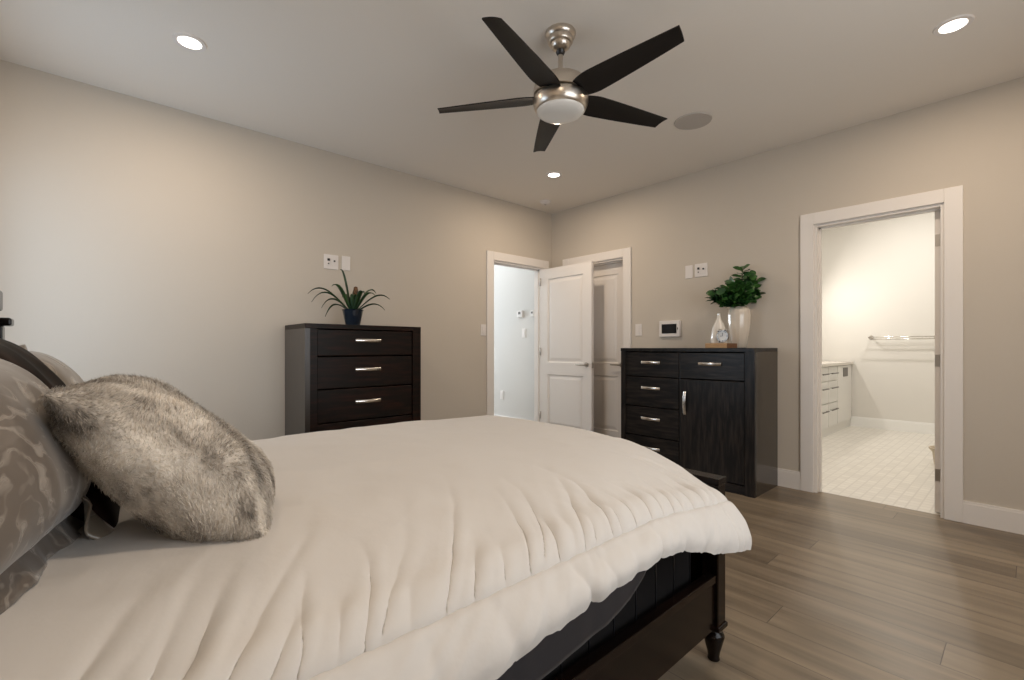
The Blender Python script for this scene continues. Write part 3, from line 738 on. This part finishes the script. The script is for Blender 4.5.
def add_leaf(b, p, d, up, ln, wd):
    d = d.normalized(); s = d.cross(up)
    if s.length < 1e-3: s = Vector((1, 0, 0))
    s.normalize(); nn = s.cross(d).normalized()
    L = []; C = []; R = []
    for i in range(7):
        q = i / 6; ww = wd * math.sin(PI * q ** 1.25) ** 0.8 if 0 < q < 1 else 0.0004
        cpt = p + d * (ln * q) - nn * (0.18 * ln * q * q)
        L.append(cpt + s * ww + nn * ww * 0.35); R.append(cpt - s * ww + nn * ww * 0.35); C.append(cpt)
    for r in (L, C, R):
        for v in r: v.x = min(v.x, XR - 0.006)
    b.grid([L, C, R])
for bi, (rx, h, dpt) in enumerate(branches):
    base = Vector((VX, VY, DZ + 0.05)); neck = Vector((VX, VY, DZ + 0.335)) + R_ * (rx * 0.10)
    dx = (-0.10 if dpt else random.uniform(-0.12, 0.02))
    tip = Vector((VX, VY, DZ)) + R_ * rx * 0.95 + Vector((dx, 0, h))
    pts = []
    for i in range(9):
        q = i / 8
        pts.append(base.lerp(neck, q * 2) if q <= 0.5 else neck.lerp(tip, (q - 0.5) * 2) + Vector((0, 0, 0.02 * math.sin((q - 0.5) * 2 * PI))))
    sm.tube(pts, 0.0022, 6)
    for k in range(20):
        q = 0.35 + 0.65 * k / 19
        i0 = neck.lerp(tip, q)
        ang = k * 2.4 + bi
        dirv = (tip - neck).normalized() * 0.35 + Vector((math.cos(ang), math.sin(ang), random.uniform(-0.15, 0.5)))
        add_leaf(fo, i0, dirv, Vector((random.uniform(-1, 0.2), random.uniform(-1, 0.4), random.uniform(0.1, 1))), random.uniform(0.07, 0.095), random.uniform(0.022, 0.030))
sm.build('stem', M['stem'], gr)
o = fo.build('foliage', M['foliage'], gr, smooth=True)

# ------------------------------------------------------------------ bathroom
vn = thing('bathroom_vanity', 'white bathroom vanity with bar-pull drawers and stone top', 'cabinet', (7.2, 1.97, 0))
VX0, VX1, VY0 = 6.10, 8.06, 1.70
MB().box(VX0, VX1, VY0 + 0.02, 2.25, 0.10, 0.885).build('body', M['vanity'], vn)
MB().box(VX0, VX1, VY0 + 0.02, 2.24, 0, 0.10).build('toe_kick', M['vanity'], vn)
MB().box(VX0 - 0.01, VX1 + 0.005, VY0 - 0.02, 2.25, 0.885, 0.92, 0.002).build('countertop', M['counter'], vn)
for x0, x1 in ((6.12, 6.50), (6.52, 6.90), (6.92, 7.32)):
    for z0, z1 in ((0.70, 0.875), (0.42, 0.69), (0.115, 0.41)):
        f = MB().box(x0, x1, VY0, VY0 + 0.02, z0, z1, 0.003).build('drawer', M['vanity'], vn)
        h = MB(); zc = z1 - 0.085
        h.tube([(x0 + 0.07, VY0 - 0.025, zc), (x1 - 0.07, VY0 - 0.025, zc)], 0.008, 8)
        for xx in (x0 + 0.08, x1 - 0.08): h.tube([(xx, VY0, zc), (xx, VY0 - 0.025, zc)], 0.004, 6)
        h.build('handle', M['grey'], f)
f = MB().box(7.34, 8.04, VY0, VY0 + 0.02, 0.115, 0.875, 0.003).build('end_panel', M['vanity'], vn)
MB().box(7.60, 7.82, VY0 - 0.006, VY0, 0.725, 0.845).build('power_socket', M['grey'], f)
tb = thing('towel_rail', 'chrome double towel rail on the bathroom back wall', 'towel rail', (BX, 1.1, 1.27))
for nm, dx, z in (('front_bar', 0.16, 1.262), ('rear_bar', 0.08, 1.235)):
    MB().tube([(BX - dx, 0.80, z), (BX - dx, 1.48, z)], 0.008, 10).build(nm, M['chrome'], tb, smooth=True)
for y in (0.80, 1.48):
    q = MB(); q.tube([(BX, y, 1.262), (BX - 0.17, y, 1.262)], 0.009, 8); q.disc((BX - 0.005, y, 1.262), 0.028, 'x', 0.01); q.build('bracket', M['chrome'], tb)
tag(smooth_angle(MB().lathe((6.02, 0.545), [(0, 0), (0.07, 0), (0.075, 0.02), (0.085, 0.12), (0.11, 0.15), (0.112, 0.165), (0.10, 0.165), (0.07, 0.10), (0, 0.08)]).build('waste_bin', M['tan'])), 'small tan flared bin on the bathroom floor by the open door', 'bin')
# vanity lamp fixture (outside the view, gives the glow on the back wall)
vl = thing('vanity_light', 'lit bar light above the bathroom vanity', 'wall light', (7.3, 2.25, 2.05))
MB().box(7.0, 7.6, 2.225, 2.25, 2.0, 2.1, 0.004).build('backplate', M['chrome'], vl)
MB().tube([(7.02, 2.19, 2.06), (7.58, 2.19, 2.06)], 0.03, 14).build('shade', M['lens'], vl)

# ------------------------------------------------------------------ bed
bed = thing('bed', 'dark wooden bed frame with turned feet', 'bed', (0.74, 1.47, 0))
BY0, BY1 = 0.73, 2.21; FBX0, FBX1 = 1.63, 1.69
def turned_leg(x, y):
    o = MB().lathe((x, y), [(0, 0), (0.019, 0), (0.021, 0.004), (0.019, 0.012), (0.022, 0.03), (0.034, 0.075), (0.037, 0.088), (0.033, 0.098), (0.022, 0.104), (0.021, 0.108), (0.030, 0.112), (0.030, 0.118), (0, 0.118)], 28).build('leg', M['bedwood'], bed)
    return smooth_angle(o, 50)
# footboard
fb = MB()
fb.box(FBX0 + 0.012, FBX1 - 0.012, BY0 + 0.05, BY1 - 0.05, 0.14, 0.632)
fb.box(FBX0 + 0.004, FBX1 - 0.004, BY0 + 0.05, BY1 - 0.05, 0.14, 0.215)
fb.box(FBX0 + 0.004, FBX1 - 0.004, BY0 + 0.05, BY1 - 0.05, 0.575, 0.632)
fo_ = fb.build('footboard', M['bedwood'], bed)
MB().box(FBX0 - 0.002, FBX1 + 0.002, BY0 - 0.002, BY1 + 0.002, 0.632, 0.655, 0.003).build('cap_rail', M['bedwood'], fo_)
for y in (BY0, BY1 - 0.06):
    q = MB(); q.box(FBX0, FBX1, y, y + 0.06, 0.118, 0.632, 0.004); q.box(FBX0 - 0.006, FBX1 + 0.006, y - 0.006, y + 0.066, 0.118, 0.136, 0.004)
    q.build('post', M['bedwood'], bed)
    turned_leg((FBX0 + FBX1) / 2, y + 0.03)
# side rails
for y0, y1 in ((0.742, 0.772), (2.168, 2.198)):
    q = MB(); q.box(-0.26, FBX0, y0, y1, 0.125, 0.315, 0.003); q.box(-0.26, FBX0, y0 - (0.006 if y0 < 1 else 0), y1 + (0.006 if y0 > 1 else 0), 0.29, 0.318, 0.003)
    q.build('side_rail', M['bedwood'], bed)
# headboard
hb = MB()
hb.box(-0.315, -0.275, BY0 + 0.05, BY1 - 0.05, 0.14, 1.15)
hb.box(-0.322, -0.268, 0.92, 2.04, 1.15, 1.225)
hf = hb.build('headboard', M['bedwood'], bed)
MB().box(-0.33, -0.195, 0.90, 2.06, 1.225, 1.285, 0.006).build('crest_rail', M['bedwood'], hf)
for y in (BY0, BY1 - 0.06):
    MB().box(-0.325, -0.205, y, y + 0.06, 0.118, 1.185, 0.004).build('post', M['bedwood'], bed)
    MB().box(-0.335, -0.185, y - 0.008, y + 0.068, 1.185, 1.21, 0.006).build('post_cap', M['bedwood'], bed)
    turned_leg(-0.265, y + 0.03)
# slats carry the box spring
for k in range(9):
    x = 0.0 + k * 0.185
    MB().box(x, x + 0.07, 0.772, 2.168, 0.225, 0.245).build('slat', M['block_end'], bed)
# box spring
bs = thing('box_spring', 'charcoal box spring with vertical seams inside the bed rails', 'box spring', (0.71, 1.47, 0.246))
MB().box(-0.195, 1.575, 0.80, 2.14, 0.246, 0.455, 0.015).build('cover', M['boxspring'], bs)
for k in range(16):
    x = -0.12 + k * 0.112
    MB().box(x, x + 0.004, 0.7975, 0.801, 0.262, 0.44).build('seam', M['black'], bs)
mt = tag(MB().box(-0.195, 1.54, 0.80, 2.13, 0.456, 0.615, 0.05).build('mattress', M['mattress']), 'dark mattress beneath the white comforter', 'mattress')

# comforter ------------------------------------------------------------------
def lerp(a, b, t): return a + (b - a) * t
def interp(tab, x):
    if x <= tab[0][0]: return tab[0][1]
    for (a, va), (b_, vb) in zip(tab, tab[1:]):
        if x <= b_:
            t = (x - a) / (b_ - a); t = t * t * (3 - 2 * t) if False else t
            return va + (vb - va) * t
    return tab[-1][1]
def nz(x, y, z=0.0): return noise.noise(Vector((x, y, z)))
def ridge(x, y, z=0.0): return 1 - 2 * abs(nz(x, y, z)) - 0.5
# cross profile control points: (arc, y, z); stitch at arc STI
prof = [(0.610, 0.545), (0.606, 0.575), (0.616, 0.610), (0.636, 0.642), (0.658, 0.664), (0.70, 0.690), (0.76, 0.711), (0.86, 0.735), (1.0, 0.752), (1.2, 0.760), (1.45, 0.766), (1.7, 0.764), (1.9, 0.756), (2.02, 0.745), (2.10, 0.722), (2.17, 0.680), (2.215, 0.63), (2.235, 0.57), (2.245, 0.52)]
arcs = [0.0]
for p_, q_ in zip(prof, prof[1:]): arcs.append(arcs[-1] + math.hypot(q_[0] - p_[0], q_[1] - p_[1]))
STI = arcs[4]; TOT = arcs[-1]
def cr(tab, i, t):
    p0, p1, p2, p3 = tab[max(i - 1, 0)], tab[i], tab[i + 1], tab[min(i + 2, len(tab) - 1)]
    return tuple(0.5 * ((2 * p1[k]) + (-p0[k] + p2[k]) * t + (2 * p0[k] - 5 * p1[k] + 4 * p2[k] - p3[k]) * t * t + (-p0[k] + 3 * p1[k] - 3 * p2[k] + p3[k]) * t ** 3) for k in range(2))
def profile(a):
    for i in range(len(arcs) - 1):
        if a <= arcs[i + 1] + 1e-9:
            return cr(prof, i, (a - arcs[i]) / (arcs[i + 1] - arcs[i]))
    return prof[-1]
hemz = [(-0.2, -0.01), (0.3, 0.005), (0.55, 0.030), (0.8, 0.050), (1.0, 0.062), (1.1, 0.055), (1.2, 0.035), (1.3, 0.01), (1.4, 0.0), (1.5, -0.012), (1.6, -0.02)]
drop = [(0.55, 0.020), (0.66, 0.048), (0.72, 0.056), (0.82, 0.050), (0.95, 0.024), (1.05, 0.010), (1.22, 0.001), (1.45, 0.0), (1.9, 0.0), (2.1, 0.03), (2.3, 0.05)]
def sstep(a, b_, x):
    t = max(0, min(1, (x - a) / (b_ - a))); return t * t * (3 - 2 * t)
XA, XB = -0.15, 1.60
NU, NV = 560, 260
random.seed(5)
CREASE = []
xc = -0.1
while xc < 1.56:
    ln_ = random.uniform(0.12, 0.50)
    CREASE.append((xc, ln_, random.uniform(0.55, 0.95) - 0.25 * sstep(0.7, 1.4, xc), random.uniform(0.003, 0.0085), random.uniform(0.007, 0.014), random.uniform(0.35, 0.75) * (0.5 + 0.8 * sstep(0.5, 1.2, xc))))
    xc += random.uniform(0.022, 0.075)
BELOW = []
xc = -0.1
while xc < 1.50:
    BELOW.append((xc, random.uniform(-0.3, 0.3), random.uniform(0.002, 0.008), random.uniform(0.009, 0.022)))
    xc += random.uniform(0.05, 0.14)
def creases(x, a):
    d = 0.0; h = a - STI
    if h > 0:
        for cx, ln, lean, dp, wd_, cv in CREASE:
            if h > ln: continue
            q = h / ln
            xx = cx + lean * h - cv * h * q * 1.1 + 0.010 * nz(h * 9, cx * 7)
            dx = x - xx; w_ = wd_ * (0.6 + 1.1 * q)
            if abs(dx) > 5 * w_: continue
            f = (1 - q) ** 1.2 * (0.25 + 0.75 * min(1, h / 0.03))
            d += dp * f * (-math.exp(-(dx / w_) ** 2) + 0.65 * math.exp(-((dx - 2.0 * w_) / (1.5 * w_)) ** 2))
    else:
        for cx, lean, dp, wd_ in BELOW:
            dx = x - cx + lean * h
            if abs(dx) > 5 * wd_: continue
            q = min(1, -h / 0.10)
            d += dp * (0.3 + 0.7 * q) * (-math.exp(-(dx / wd_) ** 2) + 0.5 * math.exp(-((dx - 2.0 * wd_) / (1.5 * wd_)) ** 2))
    return d
rows = []
aa = [TOT * (j_ / NV) for j_ in range(NV + 1)]
# denser near side
aa = [TOT * ((j_ / NV) ** 1.35) for j_ in range(NV + 1)]
END = 0.11   # tuck length past the foot edge
for i in range(NU + 1):
    u = i / NU * (XB - XA + END)
    row = []
    for a in aa:
        y, z = profile(a)
        x = XA + u
        tuck = 0.0
        # the foot end of the near overhang stays free, the rest tucks down behind the footboard
        free = 1 - sstep(0.66, 0.86, y)
        xe = XB - (0.078 + 0.004 * (1 - sstep(0, STI, a))) * free
        if x > xe - 0.07:
            q = x - (xe - 0.07)
            x = (xe - 0.07) + 0.07 * math.sin(min(q / 0.07, PI / 2)) * (1.0 if free < 0.5 else 1.0)
            k = q / (0.07 + END)
            tuck = (0.115 * k * k) * (1 - free) + (0.004 * k * k) * free
            y += 0.03 * max(0, k - 0.5) * free
        hm = 1 - sstep(0, STI, a)
        if a < STI: z += interp(hemz, x) * hm
        z -= drop_v if False else interp(drop, y) * sstep(1.05, 1.58, x)
        z -= tuck
        # flare of the near-foot corner
        cf = sstep(1.2, 1.58, x) * hm
        y -= 0.02 * cf
        # under the pillows sits lower
        z -= 0.012 * (1 - sstep(-0.1, 0.35, x)) + 0.007 * sstep(1.3, 1.6, x) * (1 if y > 1.1 else 0.5)
        # folds
        near = math.exp(-max(0, a - STI) / 0.17)
        below = 1 - sstep(STI - 0.02, STI + 0.01, a)
        X2 = x - 0.7 * (a - STI) + 0.10 * nz(x * 2.2, a * 3) 
        cup = sstep(0, 0.05, abs(a - STI))
        f1 = (1 - 0.6 * below) * ridge(X2 * 8.5, a * 1.6, 3.1) * 0.016 * near * (0.35 + 0.65 * cup)
        f2 = ridge(X2 * 19, a * 2.4, 9.7) * 0.0075 * math.exp(-max(0, a - STI) / 0.11)
        f3 = nz(x * 3.1, a * 2.7, 5) * 0.007 + ridge(x * 3.0 + a * 4.0, a * 2.2 - x * 1.2, 1.7) * 0.0035
        f4 = nz(x * 11 + 2 * a, a * 8, 2.5) * 0.0022 + ridge(x * 7 + a * 5, a * 5 - x * 3, 4.4) * 0.0016 * sstep(STI + 0.1, STI + 0.4, a)
        hemw = 0.016 * nz(x * 4.5, 0.3, 7) * hm + 0.005 * nz(x * 13, 0.1, 4) * hm
        d = f1 * 0.5 + f2 * 0.4 + f3 + f4 + creases(x, a)
        # stitched groove
        d -= 0.012 * math.exp(-((a - STI) / 0.0075) ** 2)
        # puff just above the stitch
        d += 0.008 * math.exp(-((a - STI - 0.05) / 0.035) ** 2)
        # outward direction from profile normal
        y1_, z1_ = profile(min(TOT, a + 0.01)); y0_, z0_ = profile(max(0, a - 0.01))
        ty, tz = y1_ - y0_, z1_ - z0_; l = math.hypot(ty, tz) or 1
        ny, nzz = -tz / l, ty / l
        if tuck > 0: d *= 0.5
        row.append((x, y + ny * d + ny * 0.0 - (hemw if a < STI else 0), z + nzz * d + hemw * 0.35))
    rows.append(row)
cb = MB().grid(rows)
cf = tag(cb.build('comforter', M['comforter'], smooth=True), 'cream white quilted comforter spread over the bed', 'comforter')
md = cf.modifiers.new('s', 'SOLIDIFY'); md.thickness = 0.014; md.offset = 1 if False else -1
# make sure the shell grows inwards
nrm = cf.data.polygons[len(cf.data.polygons) // 2].normal
if nrm.z < 0: md.offset = 1

# slate sheet hanging below the comforter on the near side
low = [(-0.2, 0.36), (0.5, 0.375), (0.727, 0.40), (0.956, 0.425), (1.06, 0.452), (1.13, 0.49), (1.18, 0.545), (1.22, 0.60)]
rws = []
for i in range(141):
    x = -0.19 + i / 140 * 1.40
    zl = interp(low, x) + 0.006 * nz(x * 6, 1)
    r = []
    for k in range(31):
        q = k / 30
        if q < 0.25:
            t_ = q / 0.25; y = lerp(0.80, 0.722, t_ ** 0.6); z = lerp(0.691, 0.665, t_ ** 2)
        else:
            t_ = (q - 0.25) / 0.75; z = lerp(0.665, min(zl, 0.66), t_)
            y = 0.722 - 0.012 * t_ + (0.012 * nz(x * 4.5 + t_ * 0.8, t_ * 0.7, 8) + 0.004 * nz(x * 14, t_)) * t_
        r.append((x, y, z))
    rws.append(r)
sh = tag(MB().grid(rws).build('bed_sheet', M['sheet'], smooth=True), 'dark slate sheet hanging out from under the white comforter', 'sheet')
md = sh.modifiers.new('s', 'SOLIDIFY'); md.thickness = 0.003; md.offset = 0

# ------------------------------------------------------------------ pillows
def pillow_grid(wd, ht, th, pinch, wrinkle, seed, n=64, p=2.6, flange=0.0, rnd=0.0):
    """returns bmesh in local coords: x thickness (front +x), y width, z height (centre origin)"""
    b = MB(); bm = b.bm
    sides = []
    for sg in (1, -1):
        G = []
        for i in range(n + 1):
            row = []
            for k in range(n + 1):
                u, v = i / n * 2 - 1, k / n * 2 - 1
                u, v = math.copysign(abs(u) ** 0.9, u), math.copysign(abs(v) ** 0.9, v)
                eu, ev = max(0, 1 - abs(u) ** p), max(0, 1 - abs(v) ** p)
                h = th / 2 * (eu ** 0.55) * (ev ** 0.55)
                yy = u * wd / 2 * (1 - pinch * (1 - abs(v) ** 2) * abs(u) ** 3)
                zz = v * ht / 2 * (1 - pinch * (1 - abs(u) ** 2) * abs(v) ** 3)
                yy *= math.sqrt(1 - rnd * v ** 4); zz *= math.sqrt(1 - rnd * u ** 4)
                edge = (eu * ev) ** 0.3
                cr_ = 1 - min(eu, 1) * min(ev, 1)
                wr = wrinkle * edge * (nz(yy * 5 + seed, zz * 5, sg) + 0.5 * ridge(yy * 9 + seed, zz * 7, seed + sg * 3) + 0.4 * cr_ * nz(yy * 22, zz * 22, seed))
                row.append((sg * (h + wr), yy, zz))
            G.append(row)
        b.grid(G)
    bmesh.ops.remove_doubles(bm, verts=bm.verts, dist=1e-4)
    return b
def flange_mesh(wd, ht, fw, seed, pinch, ruf=0.010):
    b = MB(); per = []
    N = 60
    for s in range(4):
        for i in range(N):
            t_ = i / N * 2 - 1
            u, v = [(t_, -1), (1, t_), (-t_, 1), (-1, -t_)][s]
            per.append((u, v))
    A, B = [], []
    for idx, (u, v) in enumerate(per + [per[0]]):
        yy = u * wd / 2 * (1 - pinch * (1 - v * v) * abs(u) ** 3); zz = v * ht / 2 * (1 - pinch * (1 - u * u) * abs(v) ** 3)
        w_ = Vector((0, yy * 0.96, zz * 0.96))
        o_ = Vector((0, yy + fw * (u if abs(u) > 0.98 else u * 0.98), zz + fw * (v if abs(v) > 0.98 else v * 0.98)))
        A.append(w_); B.append(o_)
    rows_ = []
    for k in range(7):
        q = k / 6
        rows_.append([(ruf * q * (nz(a.y * 14 + seed, a.z * 14, 2) * 2 + 0.6 * nz(a.y * 40, a.z * 40, seed)), *(lerp(a.y, c_.y, q), lerp(a.z, c_.z, q))) for a, c_ in zip(A, B)])
    b.grid(rows_); bmesh.ops.remove_doubles(b.bm, verts=b.bm.verts, dist=1e-5)
    return b
def place_pillow(name, label, cat, centre, tilt, yaw, roll, wd, ht, th, m, pinch=0.06, wrinkle=0.01, seed=1.0, flange=0.0, n=64, ruf=0.01, group=None, fm=None, rnd=0.0):
    mtx = Matrix.Translation(Vector(centre)) @ Matrix.Rotation(yaw, 4, 'Z') @ Matrix.Rotation(tilt, 4, 'Y') @ Matrix.Rotation(roll, 4, 'X')
    if flange:
        t_ = thing(name, label, cat, centre, group)
        t_.rotation_euler = mtx.to_euler()
        b = pillow_grid(wd, ht, th, pinch, wrinkle, seed, n)
        o = b.build('cushion', m, None, smooth=True, origin=(0, 0, 0)); o.parent = t_
        f = flange_mesh(wd, ht, flange, seed, pinch, ruf).build('flange', fm or m, None, smooth=True, origin=(0, 0, 0)); f.parent = t_
        md = f.modifiers.new('s', 'SOLIDIFY'); md.thickness = 0.004; md.offset = 0
        return t_
    b = pillow_grid(wd, ht, th, pinch, wrinkle, seed, n, rnd=rnd)
    o = b.build(name, m, None, smooth=True, origin=(0, 0, 0)); o.location = centre; o.rotation_euler = mtx.to_euler()
    return tag(o, label, cat, group)

place_pillow('pillow_sham', 'large taupe satin pillow with pale leaf pattern, nearest at the bed head', 'pillow', (-0.155, 1.10, 0.945), math.radians(-29), math.radians(-14), 0, 0.52, 0.355, 0.235, M['satin'], 0.03, 0.011, 1.3, flange=0.045, n=96)
place_pillow('pillow_sham', 'taupe pillow on the far side behind the fur pillow', 'pillow', (-0.085, 1.86, 0.925), math.radians(-24), math.radians(-4), 0, 0.50, 0.40, 0.19, M['satin2'], 0.03, 0.010, 4.7, flange=0.02)
place_pillow('dark_pillow', 'dark brown satin pillow between the two taupe pillows', 'pillow', (-0.075, 1.44, 0.945), math.radians(-30), 0, 0, 0.50, 0.45, 0.14, M['darksatin'], 0.03, 0.008, 2.9, flange=0.04, fm=M['satin2'], ruf=0.02)
fp = place_pillow('fur_pillow', 'mottled grey and cream faux fur throw pillow leaning on the satin pillow', 'pillow', (0.130, 1.160, 0.888), math.radians(-46), math.radians(-9), math.radians(-3), 0.36, 0.44, 0.19, M['fur'], 0.06, 0.024, 6.1, n=110, rnd=0.05)

def fur_nap(body, count, seed):
    rnd = random.Random(seed); me = body.data
    polys = list(me.polygons); cum = []; t = 0
    for p in polys: t += p.area; cum.append(t)
    import bisect
    V, F = [], []
    for _ in range(count):
        p = polys[min(bisect.bisect_left(cum, rnd.random() * t), len(polys) - 1)]
        vs = [me.vertices[i].co for i in p.vertices]
        a, b = rnd.random(), rnd.random()
        q = (vs[0] * (1 - a) + vs[1] * a) * (1 - b) + (vs[min(3, len(vs) - 1)] * (1 - a) + vs[2] * a) * b
        n = p.normal.copy()
        if n.dot(Vector((math.copysign(1, p.center.x), p.center.y * 3, p.center.z * 3))) < 0: n.negate()
        fl = Vector((noise.noise(q * 7 + Vector((3, 1, 7))), noise.noise(q * 7 + Vector((9, 4, 2))), noise.noise(q * 7 + Vector((5, 8, 1))) - 0.35))
        fl = (fl - n * fl.dot(n)) * 1.7 + Vector((rnd.uniform(-1, 1), rnd.uniform(-1, 1), rnd.uniform(-1, 1))) * 0.22
        L = rnd.uniform(0.009, 0.017)
        d1 = (n * 0.8 + fl * 0.7).normalized(); d2 = (n * 0.25 + fl).normalized()
        w_ = d1.cross(n + Vector((rnd.uniform(-1, 1), rnd.uniform(-1, 1), rnd.uniform(-1, 1))) * 0.8)
        if w_.length < 1e-4: continue
        w_ = w_.normalized() * 0.00045
        m = q + d1 * L * 0.5; e = m + d2 * L * 0.5
        k = len(V); q = q - n * 0.001
        V += [q - w_, q + w_, m + w_ * 0.8, m - w_ * 0.8, e]
        F += [(k, k + 1, k + 2, k + 3), (k + 3, k + 2, k + 4)]
    m2 = bpy.data.meshes.new('fur_nap'); m2.from_pydata([tuple(v) for v in V], [], F); m2.materials.append(M['fur'])
    o = bpy.data.objects.new('fur_nap', m2); sc.collection.objects.link(o); o.parent = body; o['kind'] = 'stuff'
fur_nap(fp, 60000, 3)
